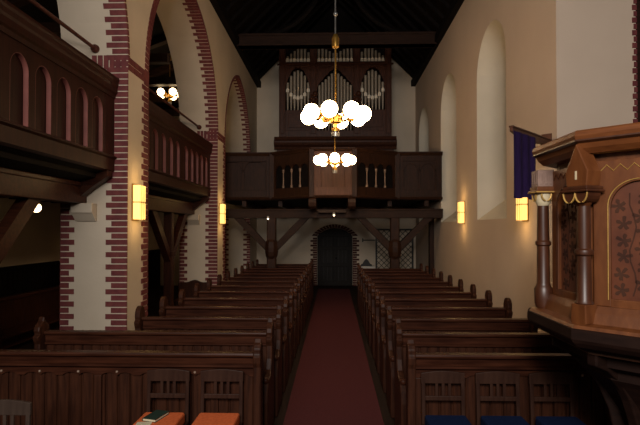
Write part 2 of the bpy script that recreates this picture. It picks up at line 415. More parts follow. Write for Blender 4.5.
def make_front(width, label, group, aisle_right):
    t=thing('panelled_pew',label,'pew',(0,0,0),group,local=True)
    ew=.07
    m=MB(); boards(m,ew,width-ew,.0,.04,.10,.87,.112); m.build('board_panel',M['wood_v'],t)
    m=MB(); z=1.05
    m.prism([(-.06,z),(-.066,z-.014),(-.06,z-.03),(-.04,z-.036),(-.02,z-.05),(-.014,z-.09),(-.03,z-.1),(-.055,z-.104),(-.055,z-.124),(-.02,z-.13),(-.01,z-.145),(.04,z-.145),(.04,z-.03),(.03,z)],'x',ew,width-ew)
    m.build('top_rail',M['wood'],t)
    # frieze with a scalloped lower edge and small bosses
    bays=round((width-2*ew)/.37); bw=(width-2*ew)/bays
    m=MB(); q=MB()
    for i in range(bays):
        a=ew+i*bw; P=[(a,.905),(a,.838)]
        for k in range(0,13):
            u=k/12; zz=.838+.026*abs(math.sin(u*PI*2))**.6*(1 if .04<u<.96 else 0)
            P.append((a+.03+u*(bw-.06),zz))
        P+=[(a+bw,.838),(a+bw,.905)]
        m.prism(P,'y',-.022,.0)
        q.ball((a+bw/2,-.026,.872),.013,8)
    m.box(ew,width-ew,-.028,0,.10,.2)
    f=m.build('frieze',M['wood'],t); q.build('boss',M['pale_turned'],f,smooth=True)
    for i in range(0,bays+1,3):
        x=min(max(ew+i*bw-.035,ew),width-ew-.07); m=MB(); m.box(x,x+.07,-.03,0,.2,.84); m.build('stile',M['wood_v'],t,bevel=.006)
    for side in (0,1):
        x0=0 if side==0 else width-ew
        P=[(-.07,0),(-.07,.93),(-.085,.97),(-.09,1.02),(-.07,1.05),(-.075,1.09),(-.05,1.125),(-.025,1.14),(-.005,1.18),(.015,1.14),(.04,1.125),(.065,1.09),(.06,1.05),(.075,1.02),(.06,.95),(.06,.7),(.06,0)]
        m=MB(); m.prism(P,'x',x0,x0+ew); m.build('bench_end',M['wood_v'],t,bevel=.012)
    return t
t=make_front(2.60,'panelled wooden front of the left pews behind the orange cushioned chairs','pew fronts',True); t.location=(-3.244,D0,0)
t=make_front(1.80,'panelled wooden front of the right pews behind the blue cushioned chairs','pew fronts',False); t.location=(.644,D0,0)

# benches of the left aisle, along the wall
def side_bench(y0,y1,label):
    t=thing('side_bench',label,'bench',(-5.6,(y0+y1)/2,0),'side benches in the left aisle')
    m=MB(); m.box(-5.66,-5.62,y0,y1,.1,.92); m.build('backrest',M['wood_v'],t)
    m=MB(); m.box(-5.70,-5.58,y0,y1,.92,.98); m.build('top_rail',M['wood'],t,bevel=.01)
    m=MB(); m.box(-5.62,-5.2,y0,y1,.41,.45); m.build('seat',M['wood'],t)
    for y in (y0,y1-.05):
        m=MB(); m.prism([(-5.68,0),(-5.15,0),(-5.15,.62),(-5.4,.7),(-5.52,.9),(-5.55,1.06),(-5.68,1.06)],'y',y,y+.05); m.build('bench_end',M['wood_v'],t)
side_bench(7.6,10.3,'dark wooden bench under the left gallery left of the first brick pillar')
side_bench(10.7,13.4,'dark wooden bench deeper in the left aisle seen past the first pillar')
t=thing('low_bench','low dark bench with wavy crest at foot of the second brick pillar','bench',(-3.5,12.2,0))
m=MB(); P=[(-3.86,.3),(-3.86,.80)]
for i in range(25): P.append((-3.82+i*.03,.80+.07*math.sin(i/24*PI)+.018*math.cos(i/24*PI*4)))
P+=[(-3.06,.80),(-3.06,.3)]
m.prism(P,'y',12.32,12.38); m.build('backrest',M['wood_v'],t)
m=MB(); m.box(-3.86,-3.06,11.98,12.32,.40,.44); m.build('seat',M['wood'],t)
for x in (-3.86,-3.12):
    for y in (11.99,12.3):
        m=MB(); m.box(x,x+.06,y,y+.06,0,.4); m.build('leg',M['wood_v'],t)

# ------------------------------------------------------------------ side galleries in the arches
def spandrel_row(m, cs, w, z0, zs, ztop, y0, y1, step):
    """boards with arched openings centred at cs (along local x), front at y0"""
    for c in cs:
        P=[(c-step/2,ztop),(c-step/2,zs)]+[(c+x,z) for x,z in arch_pts(w,zs,w*1.08,8)]+[(c+step/2,zs),(c+step/2,ztop)]
        m.prism(P,'y',y0,y1)
def side_gallery(y0,y1,centres,stiles,label,posts,grp):
    """front stands at x = -3.08, local u = y, facing +x"""
    t=thing('gallery_balcony',label,'balcony',(-3.5,(y0+y1)/2,2.5),grp)
    # local frame: u along +y, local front (-y) towards +x
    T=Matrix(((0,-1,0,-3.12),(1,0,0,0),(0,0,1,0),(0,0,0,1)))
    m=MB(T); m.box(y0,y1,.055,.085,3.05,4.1); m.build('backing_panel',M['wood_side'],t)
    m=MB(T)
    spandrel_row(m,centres,.150,3.18,3.74,4.0,0,.055,.41)
    bw=.055
    sts=sorted({round(c+sg*.205,3) for c in centres for sg in (-1,1)})
    for x in sts: m.box(x-bw,x+bw,.0005,.0545,3.18,3.745)
    for a,b in stiles: m.box(a,b,-.004,.055,3.15,4.0)
    m.build('arcade_panel',M['wood_side'],t)
    for c in centres:                                   # red linings of the openings
        ou=[(c-.15,3.18)]+[(c+x,z) for x,z in arch_pts(.15,3.74,.162,8)]+[(c+.15,3.18)]
        inn=[(c-.143,3.18)]+[(c+x,z) for x,z in arch_pts(.143,3.74,.155,8)]+[(c+.143,3.18)]
        m=MB(T); m.prism(ou+inn[::-1],'y',.0015,.054); m.build('arch_lining',M['red_paint'],t)
    m=MB(T)                                             # top cornice
    m.prism([(.06,4.0),(-.02,4.0),(-.025,4.05),(-.05,4.07),(-.05,4.14),(-.06,4.17),(-.065,4.22),(-.075,4.25),(-.075,4.28),(.12,4.28),(.12,4.2),(.06,4.18)],'z',0,0) if False else None
    prof=[(.06,4.0),(-.02,4.0),(-.025,4.05),(-.05,4.07),(-.05,4.14),(-.06,4.17),(-.065,4.22),(-.075,4.25),(-.075,4.28),(.12,4.28),(.12,4.2),(.06,4.18)]
    m.prism(prof,'x',y0,y1); m.build('top_cornice',M['wood_side'],t)
    m=MB(T); prof=[(.06,3.18),(-.03,3.18),(-.045,3.165),(-.045,3.15),(-.01,3.13),(-.01,2.97),(.03,2.95),(.06,2.95)]
    m.prism(prof,'x',y0,y1); m.build('bottom_rail',M['wood_side'],t)
    m=MB(T); m.prism([(.02,2.96),(.16,2.92),(.16,2.86),(.40,2.80),(.40,2.76),(.45,2.76),(.45,3.0),(.02,3.0)],'x',y0,y1); m.build('soffit',M['wood_black'],t)
    m=MB(); m.box(-3.76,-3.5,y0,y1,2.51,2.78); m.box(-3.78,-3.48,y0,y1,2.74,2.80); m.build('main_beam',M['wood'],t,bevel=.012)
    for yy in (y0+.06,y1-.20):                          # cantilever brackets
        m=MB(); m.prism([(-3.12,2.96),(-3.12,2.88),(-3.2,2.82),(-3.35,2.72),(-3.5,2.6),(-3.5,2.96)],'y',yy,yy+.14); m.build('bracket',M['wood'],t)
    m=MB(); m.box(-6.62,-3.54,y0,y1,2.94,3.02)
    for k in range(int((y1-y0)/.5)): m.box(-6.62,-3.78,y0+.2+k*.5,y0+.3+k*.5,2.76,2.94)
    m.build('gallery_floor',M['wood_black'],t)
    for py in posts:
        m=MB(); m.box(-3.72,-3.54,py-.09,py+.09,0,2.51); m.box(-3.75,-3.51,py-.12,py+.12,0,.25); m.box(-3.75,-3.51,py-.12,py+.12,1.55,1.66); m.build('post',M['wood_v'],t,bevel=.015)
        for s in (-1,1):
            if not (y0+.05<py+s*1.1<y1-.05) : L=.85
            else: L=1.1
            m=MB(); m.hexa([(-3.69,py+s*.08,1.66),(-3.57,py+s*.08,1.66),(-3.57,py+s*.08,1.4),(-3.69,py+s*.08,1.4),
                            (-3.69,py+s*L,2.53),(-3.57,py+s*L,2.53),(-3.57,py+s*(L-.0),2.27),(-3.69,py+s*(L-.0),2.27)] if False else
                           [(-3.70,py+s*.08,1.42),(-3.56,py+s*.08,1.42),(-3.56,py+s*.08,1.66),(-3.70,py+s*.08,1.66),
                            (-3.70,py+s*(L+.1),2.52),(-3.56,py+s*(L+.1),2.52),(-3.56,py+s*(L-.16),2.52),(-3.70,py+s*(L-.16),2.52)])
            m.build('brace',M['wood'],t)
    return t
c1=[6.5-.41*k for k in range(5)]+[4.28-.41*k for k in range(5)]
side_gallery(2.15,6.99,c1,[(6.70,7.0),(4.48,4.66),(2.1,2.44)],'near left wooden gallery front with red arched panels beside the first pillar',[4.8],'side galleries')
c2=[12.2-.2-.40*k+.0 for k in range(5)]; c2=[11.87-.41*k+.0 for k in range(4)]+[9.67-.41*k for k in range(4)]
c2=[12.08-.41*k for k in range(5)]+[9.86-.41*k for k in range(5)]
side_gallery(7.79,12.47,c2,[(12.28,12.48),(10.06,10.24),(7.78,8.02)],'farther left wooden gallery front filling the second arch between the brick pillars',[10.9],'side galleries')
# handrail rods above the galleries
def rod(y0,y1,label):
    t=thing('handrail',label,'handrail',(-3.39,y1,4.28),'handrails over the galleries')
    m=MB(); m.tube([(-3.39,y0,4.71),(-3.39,y1-.03,4.71)],.026,10); m.build('rail',M['wood_red'],t,smooth=True)
    m=MB(); m.tube([(-3.39,y1-.06,4.71),(-3.39,y1-.03,4.71),(-3.39,y1,4.71)],[.04,.06,.06],16); m.build('flange',M['wood_red'],t,smooth=True)
rod(2.2,6.985,'wooden handrail rod with round flange over the near left gallery')
rod(7.8,12.465,'wooden handrail rod over the farther left gallery in the second arch')

# ------------------------------------------------------------------ organ gallery
t=thing('organ_gallery','dark oak organ gallery with projecting middle on timber posts across the back','balcony',(.07,14.25,0))
ZB,ZT=3.06,4.34
plan=[(-3.45,14.25),(-1.78,14.25),(-.60,13.45),(.55,13.45),(1.80,14.25),(XR-.01,14.25)]
def seg_frame(p,q):
    d=Vector((q[0]-p[0],q[1]-p[1],0)); L=d.length; d.normalize(); nrm=Vector((-d.y,d.x,0))   # depth direction (away from the nave)
    return Matrix(((d.x,nrm.x,0,p[0]),(d.y,nrm.y,0,p[1]),(0,0,1,0),(0,0,0,1))),L
for i in range(5):
    T,L=seg_frame(plan[i],plan[i+1])
    if i in (0,4):
        m=MB(T); m.box(0,L,.05,.08,ZB,ZT-.05); m.build('backing_panel',M['wood_gal'],t)
        m=MB(T); m.box(0,.16,0,.05,ZB,ZT-.1); m.box(L-.16,L,0,.05,ZB,ZT-.1); m.box(0,L,.004,.049,ZB+.001,ZB+.2); m.box(0,L,.004,.049,ZT-.26,ZT-.081)
        hw=(L-.32)/4; spandrel_row(m,[.16+hw,.16+3*hw],hw-.035,ZB+.2,ZT-.55,ZT-.26,.02,.05,2*hw)
        m.box(L/2-.035,L/2+.035,.02,.05,ZB+.2,ZT-.5); m.box(.16,.195,.02,.05,ZB+.2,ZT-.5); m.box(L-.195,L-.16,.02,.05,ZB+.2,ZT-.5)
        m.build('arched_panel',M['wood_gal'],t,bevel=.006)
    elif i in (1,3):
        m=MB(T); m.box(0,L,.09,.11,ZB,ZT-.05); m.build('backing_panel',M['wood_black'],t)
        m=MB(T); m.box(0,.12,0,.06,ZB,ZT-.1); m.box(L-.12,L,0,.06,ZB,ZT-.1); m.box(0,L,.004,.059,ZB+.001,ZB+.24); m.box(0,L,.004,.059,ZT-.3,ZT-.081)
        st=(L-.24)/4; cs_=[.12+st*(k+.5) for k in range(4)]
        spandrel_row(m,cs_,st/2-.03,ZB+.24,ZT-.52,ZT-.3,.006,.05,st)
        m.build('arcade_panel',M['wood_gal'],t)
        for k in range(1,4):
            x=.12+st*k; m=MB(T); m.lathe([(.034,ZB+.24),(.034,ZB+.3),(.02,ZB+.32),(.016,ZT-.62),(.03,ZT-.6),(.036,ZT-.54),(.036,ZT-.52)],(x,0.02,0),10); m.build('colonnette',M['pale_turned'],t,smooth=True)
    else:
        m=MB(T); m.box(0,L,.04,.07,ZB,ZT-.05); m.build('backing_panel',M['wood_brown'],t)
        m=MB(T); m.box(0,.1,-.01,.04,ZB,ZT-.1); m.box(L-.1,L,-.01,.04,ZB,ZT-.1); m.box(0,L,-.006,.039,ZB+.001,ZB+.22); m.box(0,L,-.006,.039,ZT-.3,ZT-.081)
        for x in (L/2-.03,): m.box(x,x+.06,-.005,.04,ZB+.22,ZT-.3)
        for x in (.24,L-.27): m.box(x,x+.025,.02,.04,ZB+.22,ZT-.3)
        m.build('centre_panel',M['wood_brown'],t,bevel=.008)
    m=MB(T); m.prism([(.1,ZT-.1),(-.02,ZT-.1),(-.05,ZT-.05),(-.07,ZT-.03),(-.07,ZT),(.14,ZT),(.14,ZT-.04),(.1,ZT-.05)],'x',-.015,L+.015); m.build('top_rail',M['wood_gal'],t)
    m=MB(T); m.prism([(.1,ZB),(-.03,ZB),(-.045,ZB-.03),(-.02,ZB-.07),(.1,ZB-.09)],'x',-.01,L+.01); m.build('bottom_moulding',M['wood_gal'],t)
for i in (1,2,3,4):
    m=MB(); x,y=plan[i]; m.box(x-.07,x+.07,y-.05,y+.09,ZB-.05,ZT-.02); m.build('corner_post',M['wood_gal'],t,bevel=.01)
m=MB(); m.prism([(XL+.01,18.88),(XL+.01,17.38),(-3.45,17.38),(-3.45,14.35),(-1.74,14.35),(-.56,13.56),(.46,13.56),(1.76,14.35),(XR-.01,14.35),(XR-.01,18.88)],'z',2.98,3.06); m.build('gallery_floor',M['wood_black'],t)
m=MB(); m.box(-3.45,XR-.01,14.12,14.38,2.46,2.70); m.box(-3.45,XR-.01,14.09,14.41,2.66,2.72); m.build('main_beam',M['wood_beam'],t,bevel=.012)
for x in (-.58,.48):
    m=MB(); m.prism([(13.36,2.95),(13.34,2.86),(13.36,2.76),(13.44,2.70),(13.54,2.72),(13.6,2.78),(18.8,2.78),(18.8,2.98),(13.4,2.98)],'x',x-.10,x+.10); m.build('cantilever_joist',M['wood_gal'],t)
for k in range(6):
    x=-2.6+k*1.05
    if abs(x+.58)<.3 or abs(x-.48)<.3: continue
    m=MB(); m.box(x-.06,x+.06,14.4,18.8,2.80,2.98); m.build('joist',M['wood_gal'],t)
m=MB(); m.box(-.44,.34,13.9,14.09,2.60,2.68); m.build('pale_rail',M['chairpale'],t,bevel=.01)
for px in (-1.78,1.72):
    m=MB(); m.box(px-.13,px+.13,14.14,14.36,0,2.5); m.build('post',M['wood_gal'],t,bevel=.03)
    m=MB(); m.lathe([(.13,1.30),(.175,1.38),(.195,1.5),(.195,1.62),(.175,1.78),(.13,1.86)],(px,14.25,0),8,rot=PI/8); m.build('knee_block',M['wood_gal'],t,bevel=.01)
    for s in (-1,1):
        m=MB(); m.hexa([(px+s*.12,14.18,1.48),(px+s*.12,14.32,1.48),(px+s*.12,14.32,1.74),(px+s*.12,14.18,1.74),
                        (px+s*1.12,14.18,2.5),(px+s*1.12,14.32,2.5),(px+s*.86,14.32,2.5),(px+s*.86,14.18,2.5)]); m.build('brace',M['wood_beam'],t,bevel=.01)
m=MB(); m.box(XR-.14,XR-.005,15.4,15.62,0,2.79); m.build('wall_post',M['wood_gal'],t)
for i,(x,y,z,l) in enumerate(((-1.86,14.05,2.43,'tiny lit spotlight under the gallery beam above the left timber post'),(.0,13.85,2.52,'tiny lit spotlight under the gallery above the arched door'))):
    s=thing('spotlight',l,'spotlight',(x,y,z),'small spotlights')
    m=MB(); m.lathe([(.04,.02),(.045,.06),(.03,.09)],(x,y,z),10); m.build('housing',M['steel'],s,smooth=True)
    m=MB(); m.ball((x,y,z+.012),.028,10); m.build('lens',M['spot'],s,smooth=True)
    m=MB(); m.tube([(x,y,z+.08),(x,y+.04,z+.1),(x,14.085 if i==0 else 13.897,2.62)],.008,6); m.build('arm',M['iron'],s)

# ------------------------------------------------------------------ organ
t=thing('pipe_organ','tall pipe organ in a dark oak case on the back gallery','organ',(.04,17.6,3.06))
OX=.04; Y0=17.0
m=MB(); m.box(OX-2.0,OX+2.0,Y0+.05,18.3,3.07,5.0)
for k in range(6): m.box(OX-1.85+k*.63,OX-1.33+k*.63,Y0+.03,Y0+.06,3.3,4.75)
m.build('base_case',M['wood_case'],t)
m=MB(); m.prism([(Y0+.1,4.86),(Y0-.03,4.86),(Y0-.06,4.94),(Y0-.14,5.0),(Y0-.17,5.08),(Y0-.17,5.13),(Y0-.05,5.2),(Y0-.02,5.3),(Y0+.1,5.3)],'x',OX-2.08,OX+2.08); m.build('lower_cornice',M['wood_case'],t)
m=MB(); m.box(OX-1.9,OX+1.9,Y0+.4,18.3,5.0,8.45); m.build('case_back',M['wood_black'],t)
ST=[(-1.92,-1.70),(-.86,-.62),(.62,.86),(1.70,1.92)]
m=MB()
for a,b in ST:
    m.box(OX+a,OX+b,Y0,Y0+.4,5.2,8.45); m.box(OX+a+.04,OX+b-.04,Y0-.03,Y0,5.4,8.3)
for z,h in ((5.2,.32),(7.70,.17),(8.42,.1)): m.box(OX-1.915,OX+1.915,Y0+.006,Y0+.394,z+.002,z+h-.003)
m.build('case_frame',M['wood_case'],t,bevel=.012)
for a,b in ((-1.70,-.86),(.86,1.70)):
    m=MB(); m.box(OX+a-.01,OX+b+.01,Y0+.02,Y0+.30,5.5,6.22); m.box(OX+a+.1,OX+b-.1,Y0-.0,Y0+.02,5.62,6.08); m.build('flat_panel',M['wood_case'],t,bevel=.015)
m=MB(); m.box(OX-1.98,OX+1.98,Y0-.05,Y0,7.74,7.8); m.box(OX-1.98,OX+1.98,Y0-.07,Y0+.4,8.5,8.58); m.build('upper_cornice',M['wood_case'],t)
# carved shades over the pipes: boards with pointed openings
m=MB()
for a,b in ((-1.70,-.86),(.86,1.70)):
    c=(a+b)/2; w=(b-a)/2
    P=[(OX+a,7.7),(OX+a,6.6)]
    for i in range(13):
        u=-1+2*i/12; P.append((OX+c+u*w*.96, 7.66-.62*abs(u)**2.4+ (.035 if i%2 else 0)))
    P+=[(OX+b,6.6),(OX+b,7.7)]
    m.prism(P,'y',Y0+.02,Y0+.07)
a,b=-.62,.62; P=[(OX+a,7.7),(OX+a,6.9)]
for i in range(15):
    u=-1+2*i/14; P.append((OX+u*.60, 7.66-.62*abs(u)**1.2+(.03 if i%2 else 0)))
P+=[(OX+b,6.9),(OX+b,7.7)]; m.prism(P,'y',Y0+.02,Y0+.07)
m.build('pipe_shade',M['wood_case'],t)
for x in (-.74,.74):                                     # carved bosses between the flats
    m=MB()
    for z in (6.55,6.75,6.4): m.ball((OX+x+(z-6.55)*.3,Y0-.04,z),.10,10)
    for k in range(6):
        a=k*PI/3; m.ball((OX+x+.12*math.cos(a),Y0-.04,6.57+.14*math.sin(a)),.045,8)
    m.build('carving',M['wood_case'],t,smooth=True)
def pipe(x,z0,zt,r,zm):
    m=MB(); m.lathe([(r*.35,z0),(r,zm-.02),(r,zt-.01),(r*.8,zt)],(x,Y0+.16,0),10); p=m.build('pipe',M['pipe'],t,smooth=True)
    m=MB(); m.prism([(x-r*1.1,zm),(x+r*1.1,zm),(x+r*1.1,zm+.1),(x,zm+.14),(x-r*1.1,zm+.1)],'y',Y0+.16-r-.012,Y0+.16-r+.02); m.build('mouth',M['pipe_lip'],p)
for sg in (-1,1):
    for k in range(7):
        u=(k-3)/3; pipe(OX+sg*1.28+u*.355, 6.1, 7.62-.42*abs(u)**2, .047, 6.60+.26*u*u)
for k in range(11):
    u=(k-5)/5; pipe(OX+u*.54, 5.5, 7.6-.5*abs(u), .045, 5.9+.12*u*u)
for grp,(a,b) in enumerate(((-1.64,-.92),(-.56,-.06),(.06,.56),(.92,1.64))):
    nn=7 if grp in (0,3) else 5
    for k in range(nn):
        u=k/(nn-1)
        h={0:.25+.33*min(1,u*1.6)-(.2 if u>.85 else 0),1:.55-.25*abs(u-.2),2:.55-.25*abs(u-.8),3:.25+.33*min(1,(1-u)*1.6)-(.2 if u<.15 else 0)}[grp]
        pipe(OX+a+(b-a)*u,7.86,7.86+h,.044,7.9)

# ------------------------------------------------------------------ chandeliers
def chandelier(x,y,z,R,rg,n,top,mat,label,rot=0,grp='globe chandeliers'):
    t=thing('chandelier',label,'chandelier',(x,y,z),grp)
    zb=z+1.05
    m=MB(); m.tube([(x,y,z-.02),(x,y,zb-.08)],.011,8); m.build('rod',M['brass'],t,smooth=True)
    m=MB(); m.lathe([(.012,zb-.1),(.05,zb-.09),(.055,zb+.03),(.03,zb+.09),(.012,zb+.1)],(x,y,0),12); m.build('coupling',M['brass'],t,smooth=True)
    m=MB(); m.tube([(x,y,zb+.1),(x,y,top)],.009,8); m.ball((x,y,zb+.38),.035,10); m.build('suspension_rod',M['steel'],t,smooth=True)
    m=MB(); m.lathe([(.012,-.24),(.05,-.23),(.055,-.18),(.03,-.17),(.03,-.12),(.085,-.11),(.10,-.04),(.085,0),(.03,.02)],(x,y,z),16); m.build('hub',M['brass'],t,smooth=True)
    m=MB(); m.lathe([(.055,-.3),(.06,-.24),(.03,-.235)],(x,y,z),12); m.build('lower_cap',M['steel'],t,smooth=True)
    for k in range(n):
        a=rot+2*PI*k/n; ca,sa=math.cos(a),math.sin(a)
        m=MB(); m.tube([(x+.07*ca,y+.07*sa,z-.06),(x+.14*ca,y+.14*sa,z-.075),(x+(R-rg-.05)*ca,y+(R-rg-.05)*sa,z-.02)],.012,7)
        ar=m.build('arm',M['brass'],t,smooth=True)
        m=MB(); m.tube([(x+(R-rg-q)*ca,y+(R-rg-q)*sa,z-.02+.15*(.06-q)) for q in (.06,.055,0,-.02)],[.02,.042,.05,.05],12); m.build('lamp_holder',M['brass'],ar,smooth=True)
        m=MB(); m.ball((x+R*ca,y+R*sa,z),rg,24); m.build('globe',mat,t,smooth=True)
chandelier(.022,7.0,3.745,.392,.112,8,10.4,M['globe'],'nearer large globe chandelier hanging over the central aisle',rot=.576)
chandelier(.02,11.55,3.745,.385,.110,8,10.4,M['globe'],'smaller-looking globe chandelier hanging before the organ gallery front',rot=.576+.2)
chandelier(-4.62,13.9,5.95,.29,.10,5,6.9,M['globe_small'],'small globe chandelier hanging in the left aisle seen through the second arch',rot=.3)
x,y,z=-5.17,8.54,2.52
t=thing('globe_lamp','single round lit lamp under the near left gallery','lamp',(x,y,z+.26))
m=MB(); m.ball((x,y,z),.08,18); m.build('globe',M['globe_small'],t,smooth=True)
m=MB(); m.lathe([(.05,.06),(.055,.1),(.02,.12),(.015,.238)],(x,y,z),12); m.build('lamp_holder',M['brass'],t,smooth=True)

# ------------------------------------------------------------------ wall lamps
def wall_lamp(side,y,label):
    xw = XL if side<0 else XR; s=-side      # s: direction into the nave
    t=thing('wall_lamp',label,'wall lamp',(xw,y,2.54),'amber glass wall lamps')
    def bx(m,a,b,y0,y1,z0,z1): m.box(min(xw+s*a,xw+s*b),max(xw+s*a,xw+s*b),y0,y1,z0,z1)
    m=MB(); bx(m,.0,.02,y-.11,y+.11,2.27,2.81); m.build('back_plate',M['brass'],t)
    for z0,z1 in ((2.29,2.535),(2.545,2.79)):
        m=MB(); bx(m,.02,.12,y-.12,y+.12,z0,z1); sh=m.build('glass_shade',M['lamp'],t,bevel=.012)
    for zl in (2.16,2.92):
        l=bpy.data.lights.new('lamp_glow','POINT'); l.energy=2.4; l.color=(1,.62,.22); l.shadow_soft_size=.08
        lo=bpy.data.objects.new('lamp_glow',l); C.objects.link(lo); lo.location=(xw+s*.24,y,zl)
    m=MB()
    bx(m,.02,.125,y-.125,y+.125,2.535,2.545)
    for yy in (-.04,.04): bx(m,.118,.124,y+yy-.003,y+yy+.003,2.29,2.79)
    m.build('shade_frame',M['brass'],t)
wall_lamp(-1,7.27,'two-tier amber wall lamp on the first brick pillar')
wall_lamp(-1,12.78,'two-tier amber wall lamp on the second brick pillar')
wall_lamp(1,11.9,'two-tier amber wall lamp between the two tall right window recesses')
wall_lamp(1,8.08,'two-tier amber wall lamp just below the purple banner')

# ------------------------------------------------------------------ banner on its bracket
A=Vector((2.175,6.19,3.40)); B=Vector((3.05,7.16,3.41)); dv=(B-A).normalized(); nv=Vector((-dv.y,dv.x,0)); LB=(B-A).length
T=Matrix(((dv.x,nv.x,0,A.x),(dv.y,nv.y,0,A.y),(0,0,1,A.z),(0,0,0,1)))
t=thing('banner_bracket','scalloped wooden bracket arm on the right wall carrying the purple banner','bracket',tuple(B))
m=MB(T); P=[(0,.0),(0,-.05)]
for i in range(25): P.append((.12+i/24*(LB-.16), -.075-.025*abs(math.sin(i/24*PI*4))))
P+=[(LB,-.14),(LB,0)]
m.prism(P,'y',-.02,.02); m.box(-.002,LB,-.03,.03,0,.022); m.build('arm',M['wood_brown'],t,bevel=.006)
m=MB(T); m.box(LB-.02,LB+.015,-.1,.1,-.3,.1); m.build('wall_plate',M['wood_brown'],t)
m=MB(T)
n=28; W=.70; fr=[];bk_=[]
rows=10
def cloth(u,wv,off):
    return (-.002+u*W, off-.012+.02*math.sin(u*19)*(.35+.65*wv), -.045-wv*(.815+.012*math.sin(u*9)))
G0=[[m.v(cloth(i/n,j/rows,-.026)) for i in range(n+1)] for j in range(rows+1)]
G1=[[m.v(cloth(i/n,j/rows,-.02)) for i in range(n+1)] for j in range(rows+1)]
for j in range(rows):
    for i in range(n):
        m.f([G0[j][i],G0[j][i+1],G0[j+1][i+1],G0[j+1][i]]); m.f([G1[j+1][i],G1[j+1][i+1],G1[j][i+1],G1[j][i]])
for i in range(n):
    m.f([G0[rows][i],G0[rows][i+1],G1[rows][i+1],G1[rows][i]]); m.f([G1[0][i],G1[0][i+1],G0[0][i+1],G0[0][i]])
for j in range(rows):
    m.f([G0[j+1][0],G0[j][0],G1[j][0],G1[j+1][0]][::-1]); m.f([G0[j][n],G0[j+1][n],G1[j+1][n],G1[j][n]][::-1])
tag(m.build('banner',M['purple'],smooth=True),'dark purple cloth banner hanging above a right wall lamp by the pulpit','banner')

# ------------------------------------------------------------------ pulpit
PC=Vector((2.17,3.285)); AP=.69; RC=AP/math.cos(PI/8)
AB=AP-.06
t=thing('pulpit','carved brown oak pulpit with columns and gilded panels in the right foreground','pulpit',(PC.x,PC.y,0))
def octp(ap): 
    r=ap/math.cos(PI/8); return [(PC.x+r*math.cos(PI/8+k*PI/4),PC.y+r*math.sin(PI/8+k*PI/4)) for k in range(8)]
def octlathe(m,prof): m.lathe([(a/math.cos(PI/8),z) for a,z in prof],(PC.x,PC.y,0),8,rot=PI/8)
def octring(m,prof,inner):   # hollow octagonal ring with the profile outside
    outer=[[m.v((*p,z)) for p in octp(a)] for a,z in prof]
    inn=[[m.v((*p,z)) for p in octp(inner)] for z in (prof[0][1],prof[-1][1])]
    rings=[inn[0]]+outer+[inn[1]]
    for i in range(len(rings)):
        a,b=rings[i],rings[(i+1)%len(rings)]
        for k in range(8): m.f([a[k],a[(k+1)%8],b[(k+1)%8],b[k]])
m=MB(); octring(m,[(AP+.0,2.595),(AP+.015,2.610),(AP+.03,2.625),(AP+.045,2.655),(AP+.06,2.670),(AP+.062,2.675),(AP+.068,2.695),(AP+.062,2.720),(AP+.05,2.730)],AP-.09); m.build('top_rail',M['pulpit_rail'],t)
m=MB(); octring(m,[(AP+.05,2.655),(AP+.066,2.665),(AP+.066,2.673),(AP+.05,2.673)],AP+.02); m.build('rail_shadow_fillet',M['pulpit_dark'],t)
m=MB(); octring(m,[(AB-.02,1.58),(AB-.02,2.61)],AB-.06); m.build('body',M['pulpit'],t)
m=MB(); octring(m,[(AP+.09,1.572),(AP+.08,1.59),(AP+.02,1.60),(AP+.0,1.66),(AP-.02,1.70)],.3); m.build('base_ledge',M['pulpit'],t)
m=MB(); octring(m,[(AP-.3,1.40),(AP+.0,1.43),(AP+.06,1.46),(AP+.09,1.49),(AP+.10,1.51),(AP+.10,1.568),(AP+.09,1.572)],.3); m.build('base_moulding',M['shaded_oak'],t)
m=MB(); octlathe(m,[(.2,.80),(.26,.92),(.36,1.08),(.46,1.2),(.5,1.24),(.5,1.29),(.58,1.33),(.58,1.38),(.62,1.41)]); m.build('underside',M['shaded_oak'],t)
m=MB(); octlathe(m,[(.30,0),(.30,.1),(.24,.14),(.19,.2),(.19,.72),(.23,.76),(.23,.80),(.2,.82)]); m.build('stem',M['shaded_oak'],t,bevel=.01)
m=MB(); octlathe(m,[(AP-.03,1.41),(AP-.03,1.45)]); m.build('pulpit_floor',M['pulpit_dark'],t)
for k in range(8):                                        # ribs under the ledge
    a=PI/8+k*PI/4; R=Matrix.Translation((PC.x,PC.y,0))@Matrix.Rotation(a,4,'Z')
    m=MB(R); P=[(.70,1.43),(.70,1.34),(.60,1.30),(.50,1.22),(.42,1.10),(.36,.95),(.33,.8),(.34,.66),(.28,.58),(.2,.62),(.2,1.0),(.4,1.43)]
    m.prism(P,'y',-.035,.035); m.build('rib',M['shaded_oak'],t,bevel=.01)
